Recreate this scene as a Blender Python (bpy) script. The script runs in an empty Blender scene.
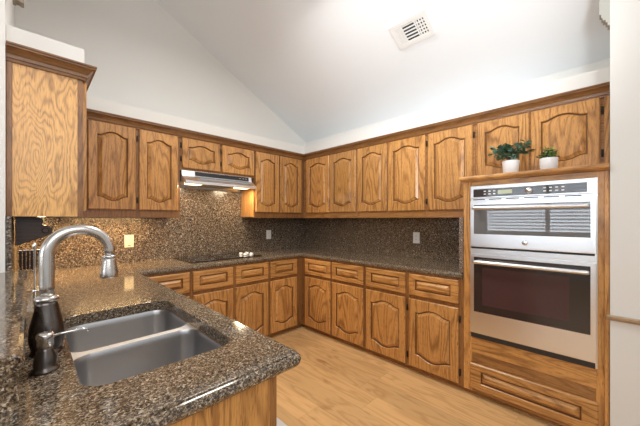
import bpy, bmesh, math, random
from mathutils import Vector, Matrix
random.seed(7)
D = bpy.data
SC = bpy.context.scene
COL = SC.collection
PI = math.pi

# ------------------------------------------------------------------ camera
cam_d = D.cameras.new('camera')
cam_d.sensor_width = 36.0
cam_d.lens = 289.855 * 36.0 / 640.0
cam_d.shift_x = -3.88 / 640.0
cam_d.shift_y = 6.11 / 640.0
cam_d.clip_start = 0.02
cam = D.objects.new('camera', cam_d)
cam.location = (-2.9551, -3.3018, 1.3266)
cam.rotation_euler = (PI / 2, 0, -0.79237)
COL.objects.link(cam)
SC.camera = cam

# ------------------------------------------------------------------ world and big lights
w = D.worlds.new('world'); SC.world = w; w.use_nodes = True
bg = w.node_tree.nodes['Background']
bg.inputs[0].default_value = (0.93, 0.97, 1.0, 1)
bg.inputs[1].default_value = 0.62

def area(name, loc, target, sx, sy, power, color=(1, 1, 1)):
    l = D.lights.new(name, 'AREA'); l.shape = 'RECTANGLE'; l.size = sx; l.size_y = sy
    l.energy = power; l.color = color
    o = D.objects.new(name, l); o.location = loc
    o.rotation_euler = (Vector(target) - Vector(loc)).to_track_quat('-Z', 'Y').to_euler()
    COL.objects.link(o); return o
area('dining_fill', (-3.55, -4.2, 2.6), (-2.2, -0.6, 1.2), 2.6, 1.8, 36, (1.0, 0.98, 0.95))  # unseen fill light, added to brighten the left end panel
area('kitchen_fill', (-1.75, -1.9, 3.15), (-1.75, -1.9, 0), 0.5, 0.9, 34, (1.0, 0.95, 0.88))  # unseen fill light, added to lift the base cabinets and floor

# photographer's bounce light, aimed at the sloping ceiling above the ovens
l = D.lights.new('bounce_flash', 'SPOT'); l.energy = 270; l.color = (0.93, 0.97, 1.0); l.spot_size = 1.0; l.spot_blend = 1.0; l.shadow_soft_size = .15
bf = D.objects.new('bounce_flash', l); bf.location = (-2.9, -3.75, 1.75)
bf.rotation_euler = (Vector((-.50, -2.15, 2.80)) - Vector(bf.location)).to_track_quat('-Z', 'Y').to_euler(); COL.objects.link(bf)

SC.view_settings.view_transform = 'Standard'
SC.view_settings.look = 'None'
SC.view_settings.gamma = 1.0
SC.view_settings.use_curve_mapping = False
SC.view_settings.exposure = 0.0

# ------------------------------------------------------------------ materials
class NT:
    def __init__(s, name):
        s.m = D.materials.new(name); s.m.use_nodes = True
        s.t = s.m.node_tree; s.n = s.t.nodes; s.b = s.n['Principled BSDF']
    def node(s, typ, **kw):
        n = s.n.new(typ)
        for k, v in kw.items(): setattr(n, k, v)
        return n
    def link(s, a, b): s.t.links.new(a, b)
    def math(s, op, a, b=None, clamp=False):
        n = s.node('ShaderNodeMath', operation=op); n.use_clamp = clamp
        for i, v in enumerate((a, b)):
            if v is None: continue
            if isinstance(v, (int, float)): n.inputs[i].default_value = v
            else: s.link(v, n.inputs[i])
        return n.outputs[0]
    def comb(s, x, y, z):
        n = s.node('ShaderNodeCombineXYZ')
        for i, v in enumerate((x, y, z)):
            if isinstance(v, (int, float)): n.inputs[i].default_value = v
            else: s.link(v, n.inputs[i])
        return n.outputs[0]
    def noise(s, vec, scale, detail=2, rough=0.5, dist=0.0):
        n = s.node('ShaderNodeTexNoise'); s.link(vec, n.inputs['Vector'])
        n.inputs['Scale'].default_value = scale; n.inputs['Detail'].default_value = detail
        n.inputs['Roughness'].default_value = rough; n.inputs['Distortion'].default_value = dist
        return n.outputs[0]
    def ramp(s, fac, stops, interp='LINEAR'):
        n = s.node('ShaderNodeValToRGB'); n.color_ramp.interpolation = interp
        e = n.color_ramp.elements
        while len(e) < len(stops): e.new(0.5)
        for i, (p, c) in enumerate(stops):
            e[i].position = p; e[i].color = (c[0], c[1], c[2], 1)
        s.link(fac, n.inputs[0]); return n.outputs[0]
    def mix(s, fac, a, b, blend='MIX'):
        n = s.node('ShaderNodeMix', data_type='RGBA', blend_type=blend)
        if isinstance(fac, (int, float)): n.inputs[0].default_value = fac
        else: s.link(fac, n.inputs[0])
        for i, v in ((6, a), (7, b)):
            if isinstance(v, tuple): n.inputs[i].default_value = (v[0], v[1], v[2], 1)
            else: s.link(v, n.inputs[i])
        return n.outputs[2]
    def bump(s, h, strength, dist=0.001):
        n = s.node('ShaderNodeBump'); n.inputs['Strength'].default_value = strength
        n.inputs['Distance'].default_value = dist; s.link(h, n.inputs['Height'])
        s.link(n.outputs[0], s.b.inputs['Normal'])

def plain(name, col, rough=0.5, metal=0.0, emit=0.0, spec=None, trans=0.0):
    t = NT(name); b = t.b
    b.inputs['Base Color'].default_value = (*col, 1)
    b.inputs['Roughness'].default_value = rough; b.inputs['Metallic'].default_value = metal
    if spec is not None: b.inputs['Specular IOR Level'].default_value = spec
    if trans: b.inputs['Transmission Weight'].default_value = trans
    if emit:
        b.inputs['Emission Color'].default_value = (*col, 1); b.inputs['Emission Strength'].default_value = emit
    # a faint unevenness keeps the surface from looking like plastic
    tc = t.node('ShaderNodeTexCoord')
    n = t.noise(tc.outputs['Object'], 9.0, 3)
    r = t.math('ADD', t.math('MULTIPLY', n, min(.08, rough * .5)), rough - min(.04, rough * .25), clamp=True)
    t.link(r, b.inputs['Roughness'])
    return t.m

def oak(name, horizontal=False, light=(0.64, 0.325, 0.10), dark=(0.21, 0.080, 0.020), ring=56, amp=0.85, rough=0.33, st=0.10, ns=5.5, det=2.0):
    t = NT(name)
    tc = t.node('ShaderNodeTexCoord'); sp = t.node('ShaderNodeSeparateXYZ')
    t.link(tc.outputs['Object'], sp.inputs[0])
    oi = t.node('ShaderNodeObjectInfo')
    h = t.math('ADD', sp.outputs[0], sp.outputs[1]); v = sp.outputs[2]
    if horizontal: h, v = v, h
    rnd = t.math('MULTIPLY', oi.outputs['Random'], 37.0)
    vec = t.comb(h, t.math('MULTIPLY', v, st), rnd)
    n1 = t.noise(vec, ns, det, 0.42, 0.25)
    patch = t.noise(t.comb(h, t.math('MULTIPLY', v, 0.35), t.math('ADD', rnd, 3.0)), 6.0, 2.0)
    s = t.math('SINE', t.math('MULTIPLY', n1, ring * 2.0))
    s = t.math('POWER', t.math('ADD', t.math('MULTIPLY', s, 0.5), 0.5), 2.6)
    s = t.math('MULTIPLY', s, t.math('MULTIPLY', patch, 1.9))
    fine = t.noise(t.comb(h, t.math('MULTIPLY', v, 0.03), rnd), 170.0, 3.0, 0.7)
    pores = t.noise(t.comb(h, t.math('MULTIPLY', v, 0.06), t.math('ADD', rnd, 5.0)), 380.0, 1.0, 0.5)
    broad = t.noise(t.comb(h, t.math('MULTIPLY', v, 0.3), t.math('ADD', rnd, 9.0)), 4.0, 2.0)
    f = t.math('ADD', t.math('MULTIPLY', s, amp * 0.62), t.math('MULTIPLY', fine, 0.75))
    f = t.math('ADD', f, t.math('MULTIPLY', broad, 0.35))
    f = t.math('SUBTRACT', f, 0.42, clamp=True)
    c = t.mix(f, light, dark)
    pr = t.ramp(pores, [(0.33, (0.45, 0.36, 0.28)), (0.43, (1, 1, 1))])
    c = t.mix(0.7, c, pr, 'MULTIPLY')
    tint = t.math('ADD', t.math('MULTIPLY', oi.outputs['Random'], 0.22), 0.89)
    hs = t.node('ShaderNodeHueSaturation'); t.link(c, hs.inputs['Color']); t.link(tint, hs.inputs['Value'])
    t.link(hs.outputs[0], t.b.inputs['Base Color'])
    t.b.inputs['Roughness'].default_value = rough
    t.b.inputs['Coat Weight'].default_value = 0.25; t.b.inputs['Coat Roughness'].default_value = 0.16
    t.bump(t.math('MULTIPLY', f, -1.0), 0.15, 0.0006)
    return t.m

def granite(name, scale=1.0, bright=1.0, rough=0.09, warm=1.0):
    t = NT(name)
    tc = t.node('ShaderNodeTexCoord')
    vec = tc.outputs['Object']
    wob = t.node('ShaderNodeTexNoise'); wob.inputs['Scale'].default_value = 60 * scale; t.link(vec, wob.inputs['Vector'])
    mx = t.node('ShaderNodeMix', data_type='RGBA', blend_type='ADD'); mx.inputs[0].default_value = 0.012
    t.link(vec, mx.inputs[6]); t.link(wob.outputs['Color'], mx.inputs[7])
    vv = mx.outputs[2]
    def vor(sc):
        n = t.node('ShaderNodeTexVoronoi'); n.inputs['Scale'].default_value = sc; t.link(vv, n.inputs['Vector'])
        s_ = t.node('ShaderNodeSeparateColor'); t.link(n.outputs['Color'], s_.inputs[0]); return s_.outputs[0], n.outputs['Distance']
    a, _ = vor(170 * scale); b2, _ = vor(330 * scale)
    B = bright
    cols = [(0.0, (0.012 * B, 0.010 * B, 0.009 * B)), (0.22, (0.045 * B, 0.032 * B, 0.022 * B)),
            (0.42, (0.13 * B, 0.088 * B * 1.0, 0.055 * B / warm)), (0.66, (0.24 * B, 0.17 * B, 0.105 * B / warm)),
            (0.84, (0.36 * B, 0.30 * B, 0.22 * B / warm)), (0.95, (0.50 * B, 0.46 * B, 0.40 * B / warm))]
    ca = t.ramp(a, cols, 'CONSTANT')
    cb = t.ramp(b2, [(0.0, (0.02 * B, 0.016 * B, 0.014 * B)), (0.35, (0.10 * B, 0.07 * B, 0.045 * B / warm)), (0.75, (0.30 * B, 0.24 * B, 0.17 * B / warm))], 'CONSTANT')
    big = t.noise(vec, 26 * scale, 3, 0.6)
    fac = t.ramp(big, [(0.35, (0.15, 0.15, 0.15)), (0.65, (0.75, 0.75, 0.75))])
    c = t.mix(fac, ca, cb)
    dk = t.noise(vec, 95 * scale, 2, 0.6)
    dr = t.ramp(dk, [(0.42, (0.2, 0.18, 0.17)), (0.5, (1, 1, 1))])
    c = t.mix(0.8, c, dr, 'MULTIPLY')
    t.link(c, t.b.inputs['Base Color'])
    t.b.inputs['Roughness'].default_value = rough
    t.b.inputs['IOR'].default_value = 1.6
    return t.m

def paint(name, col, rough=0.7):
    t = NT(name)
    tc = t.node('ShaderNodeTexCoord')
    n = t.noise(tc.outputs['Object'], 55.0, 3, 0.6)
    t.b.inputs['Base Color'].default_value = (*col, 1); t.b.inputs['Roughness'].default_value = rough
    t.bump(n, 0.12, 0.002)
    return t.m

def brushed(name, col, rough=0.28, axis='z', amp=0.25):
    t = NT(name)
    tc = t.node('ShaderNodeTexCoord'); sp = t.node('ShaderNodeSeparateXYZ'); t.link(tc.outputs['Object'], sp.inputs[0])
    h = t.math('ADD', sp.outputs[0], sp.outputs[1]); v = sp.outputs[2]
    vec = t.comb(t.math('MULTIPLY', h, 3.0 if axis == 'h' else 260.0), t.math('MULTIPLY', v, 260.0 if axis == 'h' else 3.0), 0.0)
    n = t.noise(vec, 1.0, 2, 0.6)
    t.b.inputs['Base Color'].default_value = (*col, 1); t.b.inputs['Metallic'].default_value = 1.0
    t.link(t.math('ADD', t.math('MULTIPLY', n, amp), rough - amp / 2), t.b.inputs['Roughness'])
    return t.m

def floor_mat():
    t = NT('oak_plank_floor')
    tc = t.node('ShaderNodeTexCoord'); sp = t.node('ShaderNodeSeparateXYZ'); t.link(tc.outputs['Object'], sp.inputs[0])
    x, y = sp.outputs[0], sp.outputs[1]
    W, L = 0.19, 1.25
    row = t.math('FLOOR', t.math('DIVIDE', x, W))
    wn = t.node('ShaderNodeTexWhiteNoise', noise_dimensions='1D'); t.link(row, wn.inputs['W'])
    yo = t.math('ADD', y, t.math('MULTIPLY', wn.outputs[0], L))
    colm = t.math('FLOOR', t.math('DIVIDE', yo, L))
    wn2 = t.node('ShaderNodeTexWhiteNoise', noise_dimensions='2D'); t.link(t.comb(row, colm, 0.0), wn2.inputs['Vector'])
    pid = wn2.outputs['Value']
    vec = t.comb(x, t.math('MULTIPLY', y, 0.16), t.math('MULTIPLY', pid, 31.0))
    n1 = t.noise(vec, 7.0, 3.0, 0.5, 0.5)
    s = t.math('ADD', t.math('MULTIPLY', t.math('SINE', t.math('MULTIPLY', n1, 46.0)), 0.5), 0.5)
    fine = t.noise(t.comb(x, t.math('MULTIPLY', y, 0.04), pid), 150.0, 2.0, 0.6)
    f = t.math('ADD', t.math('MULTIPLY', t.math('POWER', s, 2.0), 0.38), t.math('MULTIPLY', fine, 0.5))
    c = t.mix(f, (0.78, 0.50, 0.235), (0.47, 0.255, 0.098))
    knot = t.noise(t.comb(t.math('MULTIPLY', x, 1.0), t.math('MULTIPLY', y, 0.35), t.math('MULTIPLY', pid, 3.0)), 11.0, 2.0)
    kr = t.ramp(knot, [(0.24, (0.5, 0.36, 0.26)), (0.34, (1, 1, 1))])
    c = t.mix(0.7, c, kr, 'MULTIPLY')
    hs = t.node('ShaderNodeHueSaturation'); t.link(c, hs.inputs['Color'])
    t.link(t.math('ADD', t.math('MULTIPLY', pid, 0.28), 0.86), hs.inputs['Value'])
    fx = t.math('FRACT', t.math('DIVIDE', x, W)); fy = t.math('FRACT', t.math('DIVIDE', yo, L))
    g1 = t.math('LESS_THAN', fx, 0.014); g2 = t.math('LESS_THAN', fy, 0.0025)
    g = t.math('MAXIMUM', g1, g2)
    c2 = t.mix(t.math('MULTIPLY', g, 0.25), hs.outputs[0], (0.16, 0.08, 0.03))
    t.link(c2, t.b.inputs['Base Color']); t.b.inputs['Roughness'].default_value = 0.36
    return t.m

M = dict(
    oak_v=oak('oak_vertical'), oak_h=oak('oak_horizontal', True),
    oak_bold=oak('oak_bold_figure', False, light=(0.86, 0.49, 0.17), dark=(0.26, 0.10, 0.026), ring=135, amp=0.72, st=0.26, ns=4.4, det=3.0),
    oak_frame=oak('oak_face_frame', False, light=(0.30, 0.135, 0.043), dark=(0.14, 0.056, 0.018)),  # dark stain with the door-gap shadow put into the colour
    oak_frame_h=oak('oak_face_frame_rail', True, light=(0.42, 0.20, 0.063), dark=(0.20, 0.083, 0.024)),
    oak_crown=oak('oak_crown_wood', True, light=(0.27, 0.125, 0.042), dark=(0.15, 0.065, 0.022)),
    glaze_shade=plain('dark_glaze_shade', (0.15, 0.064, 0.021), 0.4),  # glaze brown that also paints shadow into panel grooves; toe kicks share it
    dark_wood=oak('dark_stained_wood', True, light=(0.07, 0.032, 0.016), dark=(0.03, 0.012, 0.006)),
    granite=granite('brown_granite_slab', 1.5, 1.5, 0.09),
    granite_splash=granite('brown_granite_backsplash', 0.9, 1.3, 0.25, 0.97),
    granite_edge=granite('lit_granite_end', 1.2, 2.0, 0.3, 0.85),  # brighter copy of the granite, light on the slab edge put into its colour
    wall=paint('wall_paint', (0.75, 0.745, 0.72)), white_wall=paint('white_wall_paint', (0.84, 0.83, 0.81)),
    ceiling=paint('ceiling_paint', (0.84, 0.87, 0.90)), floor=floor_mat(),
    steel=brushed('brushed_stainless', (0.84, 0.85, 0.87), 0.30, 'h', 0.10),
    steel_bowl=brushed('sink_stainless', (0.45, 0.45, 0.46), 0.34, 'z', 0.2),
    nickel=plain('brushed_nickel', (0.62, 0.59, 0.56), 0.26, 1.0),
    bronze=plain('dark_brushed_nickel', (0.17, 0.15, 0.14), 0.28, 1.0),
    satin=plain('satin_steel', (0.80, 0.80, 0.80), 0.5, 0.6),
    black=plain('black_enamel', (0.012, 0.012, 0.013), 0.3), black_glass=plain('black_glass', (0.012, 0.011, 0.012), 0.05),
    oven_glass=plain('oven_door_glass', (0.030, 0.024, 0.024), 0.05, spec=0.8),
    mw_glass=plain('microwave_door_glass', (0.15, 0.15, 0.155), 0.02, spec=1.0),
    window_inner=plain('oven_inner_glass', (0.07, 0.036, 0.036), 0.1),
    cream=plain('cream_plastic', (0.80, 0.76, 0.64), 0.4), white_plastic=plain('white_plastic', (0.85, 0.85, 0.83), 0.4),
    white_metal=plain('white_enamel', (0.80, 0.80, 0.79), 0.4), vent_dark=plain('vent_shadow_duct', (0.05, 0.055, 0.06), 0.8),
    grey=plain('grey_plastic', (0.30, 0.30, 0.31), 0.4), chrome=plain('chrome', (0.8, 0.8, 0.8), 0.12, 1.0),
    hinge=plain('antique_hinge_metal', (0.045, 0.035, 0.025), 0.45, 0.6),
    lamp=plain('warm_lamp_lens', (1.0, 0.78, 0.42), 0.4, emit=6.0),
    display=plain('oven_display', (0.55, 0.62, 0.45), 0.3), mark=plain('dark_print', (0.03, 0.03, 0.03), 0.5),
    ceramic=plain('white_ceramic', (0.80, 0.81, 0.83), 0.45), soil=plain('soil', (0.045, 0.03, 0.02), 0.9),
    leaf_grey=plain('eucalyptus_leaf', (0.13, 0.25, 0.17), 0.5), leaf_green=plain('small_green_leaf', (0.30, 0.44, 0.11), 0.5),
    leaf_dark=plain('dark_leaf', (0.05, 0.13, 0.075), 0.5),
    stem=plain('stem', (0.09, 0.07, 0.04), 0.6), mat=plain('pale_mat', (0.62, 0.62, 0.63), 0.9),
    knife=plain('black_handle', (0.02, 0.017, 0.03), 0.25), blade=plain('blade_steel', (0.75, 0.75, 0.75), 0.15, 1.0),
    acrylic=plain('clear_acrylic', (0.95, 0.96, 0.96), 0.03, trans=1.0), tan=oak('rail_wood', True, light=(0.42, 0.30, 0.19), dark=(0.28, 0.18, 0.10)),
    trim_dark=paint('shaded_trim', (0.30, 0.25, 0.19)), trim_grey=paint('grey_trim', (0.45, 0.45, 0.41)),
    blind=plain('blind_slat', (0.85, 0.86, 0.86), 0.6), sky=plain('daylight_pane', (0.86, 0.93, 1.0), 0.5, emit=5.0),
)

# ------------------------------------------------------------------ mesh helpers
class MB:
    def __init__(s): s.bm = bmesh.new()
    def poly(s, pts, mi=0):
        vs = [s.bm.verts.new(p) for p in pts]; f = s.bm.faces.new(vs); f.material_index = mi; return f
    def box(s, a, b, bev=0.0, mi=0):
        x0, x1 = sorted((a[0], b[0])); y0, y1 = sorted((a[1], b[1])); z0, z1 = sorted((a[2], b[2]))
        vs = [s.bm.verts.new((x, y, z)) for x in (x0, x1) for y in (y0, y1) for z in (z0, z1)]
        fs = []
        for q in ((0, 1, 3, 2), (4, 6, 7, 5), (0, 4, 5, 1), (2, 3, 7, 6), (0, 2, 6, 4), (1, 5, 7, 3)):
            f = s.bm.faces.new([vs[i] for i in q]); f.material_index = mi; fs.append(f)
        if bev > 0:
            es = list({e for f in fs for e in f.edges})
            bmesh.ops.bevel(s.bm, geom=es, offset=bev, segments=2, affect='EDGES', profile=0.7)
        return s
    def rings(s, loops, close=True, cap0=True, cap1=True, mi=0, smooth=False, wrap=False):
        L = [[s.bm.verts.new(p) for p in lp] for lp in loops]
        n = len(L[0])
        prs = list(zip(L, L[1:])) + ([(L[-1], L[0])] if wrap else [])
        for k, (a, b) in enumerate(prs):
            m_ = mi[k] if isinstance(mi, (list, tuple)) else mi
            for i in range(n if close else n - 1):
                j = (i + 1) % n
                try:
                    f = s.bm.faces.new((a[i], a[j], b[j], b[i])); f.material_index = m_; f.smooth = smooth
                except ValueError: pass
        m0 = mi[0] if isinstance(mi, (list, tuple)) else mi
        m1 = mi[-1] if isinstance(mi, (list, tuple)) else mi
        if cap0 and not wrap: f = s.bm.faces.new(L[0][::-1]); f.material_index = m0
        if cap1 and not wrap: f = s.bm.faces.new(L[-1]); f.material_index = m1
        return s
    def lathe(s, prof, c=(0, 0, 0), n=28, mi=0, axis='z', caps=True):
        loops = []
        for r, h in prof:
            lp = []
            for i in range(n):
                a = 2 * PI * i / n; u, v = r * math.cos(a), r * math.sin(a)
                p = {'z': (u, v, h), 'x': (h, u, v), 'y': (u, h, v)}[axis]
                lp.append((c[0] + p[0], c[1] + p[1], c[2] + p[2]))
            loops.append(lp)
        return s.rings(loops, smooth=True, mi=mi, cap0=caps, cap1=caps)
    def tube(s, pts, r, n=14, mi=0):
        pts = [Vector(p) for p in pts]; loops = []
        up = None
        for i, p in enumerate(pts):
            d = (pts[min(i + 1, len(pts) - 1)] - pts[max(i - 1, 0)]).normalized()
            if up is None:
                up = Vector((0, 0, 1)) if abs(d.z) < 0.9 else Vector((0, 1, 0))
            a = d.cross(up).normalized(); b = a.cross(d).normalized(); up = b
            rr = r[i] if isinstance(r, (list, tuple)) else r
            loops.append([p + a * rr * math.cos(2 * PI * k / n) + b * rr * math.sin(2 * PI * k / n) for k in range(n)])
        return s.rings(loops, smooth=True, mi=mi)
    def prism(s, prof, fn, t0, t1, mi=0):
        # prof: list of 2d points, fn(a, b, t) -> 3d
        return s.rings([[fn(a, b, t0) for a, b in prof], [fn(a, b, t1) for a, b in prof]], mi=mi)
    def obj(s, name, mats, parent=None, bevel=0.0):
        bmesh.ops.recalc_face_normals(s.bm, faces=s.bm.faces)
        me = D.meshes.new(name)
        if parent is not None: s.bm.transform(Matrix.Translation(-Vector(origin(parent))))
        s.bm.to_mesh(me); s.bm.free()
        for m in (mats if isinstance(mats, (list, tuple)) else [mats]): me.materials.append(M[m])
        o = D.objects.new(name, me); COL.objects.link(o)
        if parent is not None: o.parent = parent; o['org'] = list(origin(parent))
        if bevel:
            b = o.modifiers.new('bevel', 'BEVEL'); b.width = bevel; b.segments = 2; b.limit_method = 'ANGLE'
        return o
def origin(o):
    return tuple(o['org']) if 'org' in o else tuple(o.location)
def thing(name, label, cat, loc, group=None):
    o = D.objects.new(name, None); o.location = loc; o.empty_display_size = 0.1; COL.objects.link(o)
    o['org'] = list(loc); return tag(o, label, cat, group)
def tag(o, label, cat, group=None):
    o['label'] = label; o['category'] = cat
    if group: o['group'] = group
    return o
def struct(name, mb, mat, label=None):
    o = mb.obj(name, mat); o['kind'] = 'structure'
    if label: o['label'] = label
    return o
def box(a, b, bev=0.0): return MB().box(a, b, bev)

# frames: (u along the wall, distance w out from the wall, z)
def FA(u, w_, z): return (u, -w_, z)          # wall behind the cooktop, facing -y
def FB(u, w_, z): return (-w_, u, z)          # wall of the ovens, facing -x
XL = -3.04
def FL(u, w_, z): return (XL + w_, u, z)      # short left wall, facing +x
def fbox(F, u0, u1, w0, w1, z0, z1, bev=0.0, mb=None):
    return (mb or MB()).box(F(u0, w0, z0), F(u1, w1, z1), bev)

# ------------------------------------------------------------------ room shell
ZL, SL = 2.495, 0.518
def zc(x): return ZL + SL * (-x)
XR = -3.45; ZR = zc(XR)
XF, YB = -6.6, -6.4
struct('floor', box((XF - .1, YB, -0.05), (0.15, 0.15, 0.0)), 'floor')
struct('wall_back', MB().prism([(0.12, 0), (0.12, ZL + .02), (0, ZL + .02), (XR, ZR + .02), (XF, ZR + .02), (XF, 0)],
       lambda a, b, t: (a, t, b), 0.0, 0.12), 'wall')
struct('wall_right', box((0, -3.31, 0), (0.12, 0, ZL + .02)), 'wall')
struct('wall_right_front', box((-0.655, YB, 0), (0.12, -3.303, zc(-.655) + .02)), 'wall')
struct('ceiling', MB().prism([(0.15, ZL - SL * .15), (XR, ZR), (XF - .1, ZR), (XF - .1, ZR + .12), (XR, ZR + .12), (0.15, ZL + .05)],
       lambda a, b, t: (a, t, b), YB, 0.12), 'ceiling')
struct('wall_left', box((-3.30, -1.205, 0), (XL, -0.001, ZR)), 'white_wall')
BY = -2.492      # near end of the raised bar
struct('wall_left_half', MB().box((-3.30, BY + .021, 0), (XL - .001, -1.206, 0.9145)).box((-3.30, BY + .021, .915), (-2.990, -1.206, 1.031)), 'white_wall')
# far wall of the next room with a blinded window
WY0, WY1, WZ0, WZ1 = -3.6, -1.0, 0.95, 2.35
fw = MB()
fw.box((XF - .1, YB, 0), (XF, WY0, ZR)); fw.box((XF - .1, WY1, 0), (XF, 0, ZR))
fw.box((XF - .1, WY0, 0), (XF, WY1, WZ0)); fw.box((XF - .1, WY0, WZ1), (XF, WY1, ZR))
struct('wall_far_left', fw, 'white_wall')
wroot = D.objects.new('window_1', None); wroot.location = (XF, (WY0 + WY1) / 2, WZ0); COL.objects.link(wroot)
wroot['org'] = list(wroot.location); wroot['kind'] = 'structure'
wf = MB()
for a, b in (((WY0, WZ0), (WY1, WZ0 + .06)), ((WY0, WZ1 - .06), (WY1, WZ1)), ((WY0, WZ0), (WY0 + .06, WZ1)), ((WY1 - .06, WZ0), (WY1, WZ1)), ((-2.34, WZ0), (-2.26, WZ1))):
    wf.box((XF - .07, a[0], a[1]), (XF + .01, b[0], b[1]))
wf.obj('window_frame', 'white_metal', wroot)
box((XF - .09, WY0, WZ0), (XF - .08, WY1, WZ1)).obj('pane', 'sky', wroot)
wb = MB()
for i in range(17):
    z = WZ0 + .07 + i * 0.075
    wb.prism([(-.06, -.022), (-.005, .018), (-.005, .022), (-.06, -.018)], lambda a, b, t: (XF + a, t, z + b), WY0 + .07, WY1 - .07)
wb.obj('blind', 'blind', wroot)

# furred down soffit over the wall cabinets
SF, SZ0, SZ1 = 0.33, 2.1975, 2.312
sf = MB()
sf.box((-3.02, -SF, SZ0), (0, -.001, SZ1)); sf.box((-SF, -3.302, SZ0), (-.001, -SF, SZ1)); sf.box((XL + .001, -1.15, SZ0), (-2.735, -SF, SZ1 - .01))
struct('wall_soffit', sf, 'wall')
# chair rail and the two stub mouldings high on the wall ends
cr = MB().prism([(0, 0), (.012, .002), (.02, .010), (.026, .018), (.026, .026), (.020, .030), (0, .030)],
                lambda a, b, t: (-.655 - a, t, .757 + b), YB, -3.29)
struct('trim_1', cr, 'tan')
def stub(sx, sy, zs, x0, y0, ln, mat, nm, axis):
    mb = MB()
    for i, (a, b, z) in enumerate(zs):
        if axis == 'x': mb.box((x0, y0 + a, z), (x0 + ln, y0 + b, zc(-.655)))
        else: mb.box((x0 + a, y0, z), (x0 + b, y0 + ln, z + 1.0))
    return struct(nm, mb, mat)
stub(1, 1, [(0, .010, 2.425), (.010, .018, 2.445), (.018, .030, 2.462), (.030, .036, 2.478), (.036, .044, 2.500)], -.655, -3.303, .06, 'trim_grey', 'trim_2', 'x')
stub(1, 1, [(0.024, .036, 2.412), (.036, .050, 2.418), (.050, .064, 2.414)], XL, -1.2, .05, 'trim_dark', 'trim_3', 'y')

# ------------------------------------------------------------------ cabinet doors and drawers
def cosprof(s): return 0.5 * (1 + math.cos(PI * min(1.0, abs(s) * 1.13) ** 1.25))
def outline(u0, u1, z0, z1, rise, N=14, K=4):
    pts = []
    for i in range(N + 1):
        s = i / N; pts.append((u0 + (u1 - u0) * s, z1 - rise + rise * cosprof(2 * s - 1)))
    zr0, zr1 = z0 + rise, z1 - rise
    for i in range(1, K): pts.append((u1, zr1 + (zr0 - zr1) * i / K))
    for i in range(N + 1):
        s = 1 - i / N; pts.append((u0 + (u1 - u0) * s, z0 + rise - rise * cosprof(2 * s - 1)))
    for i in range(1, K): pts.append((u0, zr0 + (zr1 - zr0) * i / K))
    return pts
def panel(F, u0, u1, z0, z1, w0, t=0.02, rise=0.03, bu=0.062, bz=0.07, rb=0.026, lift=-.0005):
    mb = MB(); L = []
    def add(d, dz, w_, r, b=False):
        if not b: pts = outline(u0 + d, u1 - d, z0 + d, z1 - d, 0)
        else: pts = outline(u0 + bu + d, u1 - bu - d, z0 + bz + dz, z1 - bz - dz, r)
        L.append([F(p[0], w_, p[1]) for p in pts])
    add(0, 0, w0 + .001, 0); add(0, 0, w0 + t - .006, 0); add(.006, 0, w0 + t, 0)
    add(-.004, -.004, w0 + t, rise, True); add(.0, .0, w0 + t - .005, rise, True); add(.003, .003, w0 + t - .013, rise, True); add(.008, .008, w0 + t - .013, rise, True)
    add(rb + .004, rb + .004, w0 + t + lift, rise * .96, True)
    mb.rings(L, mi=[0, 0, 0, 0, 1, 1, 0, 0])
    return mb
def hinges(F, u, zs, w0, parent):
    for z in zs:
        mb = MB(); mb.box(F(u - .006, w0 + .001, z - .026), F(u + .006, w0 + .010, z + .026), .002)
        c = F(u, w0 + .012, z)
        mb.lathe([(0.0045, -.02), (0.0045, .02)], c, 8)
        mb.obj('hinge', 'hinge', parent)
def door(F, u0, u1, z0, z1, w0, parent, rise=0.034, hinge=None, bu=.062, bz=.07, mat='oak_v'):
    d = panel(F, u0, u1, z0, z1, w0, rise=rise, bu=bu, bz=bz).obj('door', [mat, 'glaze_shade'], parent)
    if hinge is not None:
        if z1 - z0 > .4: hinges(F, hinge, (z0 + .085, z1 - .085), w0, d)
        else: hinges(F, hinge, (z0 + (z1 - z0) * .3, z1 - (z1 - z0) * .25), w0, d)
    return d
def drawer(F, u0, u1, z0, z1, w0, parent, name='drawer', bu=.06, bz=.046):
    return panel(F, u0, u1, z0, z1, w0, rise=0.0, bu=bu, bz=bz, rb=.024, lift=.004).obj(name, ['oak_h', 'glaze_shade'], parent)

UD, UZ0, UZ1 = 0.325, 1.341, 2.150
def frame_mesh(F, u0, u1, w0, w1, z0, z1):
    return fbox(F, u0, u1, w0, w1, z0, z1, .0015)
def upper(F, u0, u1, doors, label, z0=UZ0, dz0=1.408, rise=.034, bz=.07, hin=None, label_extra=None):
    c = F((u0 + u1) / 2, 0, z0)
    t = thing('wall_cabinet', label, 'cabinet', c, 'oak wall cabinets')
    a, b = u0 + .001, u1 - .001
    fbox(F, a, b, .001, UD - .02, z0 + .012, UZ1).obj('body', 'oak_v', t)
    frame_mesh(F, a, b, UD - .0195, UD, z0, UZ1).obj('face_frame', 'oak_frame' if F is FA else 'oak_frame_h', t)  # cooktop wall takes the darker frame, its dimmer light painted in
    for i, (d0, d1) in enumerate(doors):
        h = hin[i] if hin else None
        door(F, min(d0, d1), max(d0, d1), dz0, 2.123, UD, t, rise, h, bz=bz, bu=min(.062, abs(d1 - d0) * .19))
    return t
upper(FA, -2.735, -1.932, [(-2.632, -2.302), (-2.276, -1.952)], 'oak wall cabinet with two arched doors between the tall side panel and the range hood', hin=[None, -2.289])
upper(FA, -1.932, -1.102, [(-1.914, -1.528), (-1.503, -1.114)], 'short oak wall cabinet directly above the range hood', z0=1.805, dz0=1.829, rise=.03, bz=.055, hin=[-1.923, -1.5155])
upper(FA, -1.102, -UD - .001, [(-1.088, -.754), (-.733, -.383)], 'oak wall cabinet with two arched doors right of the hood, in the corner')
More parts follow.
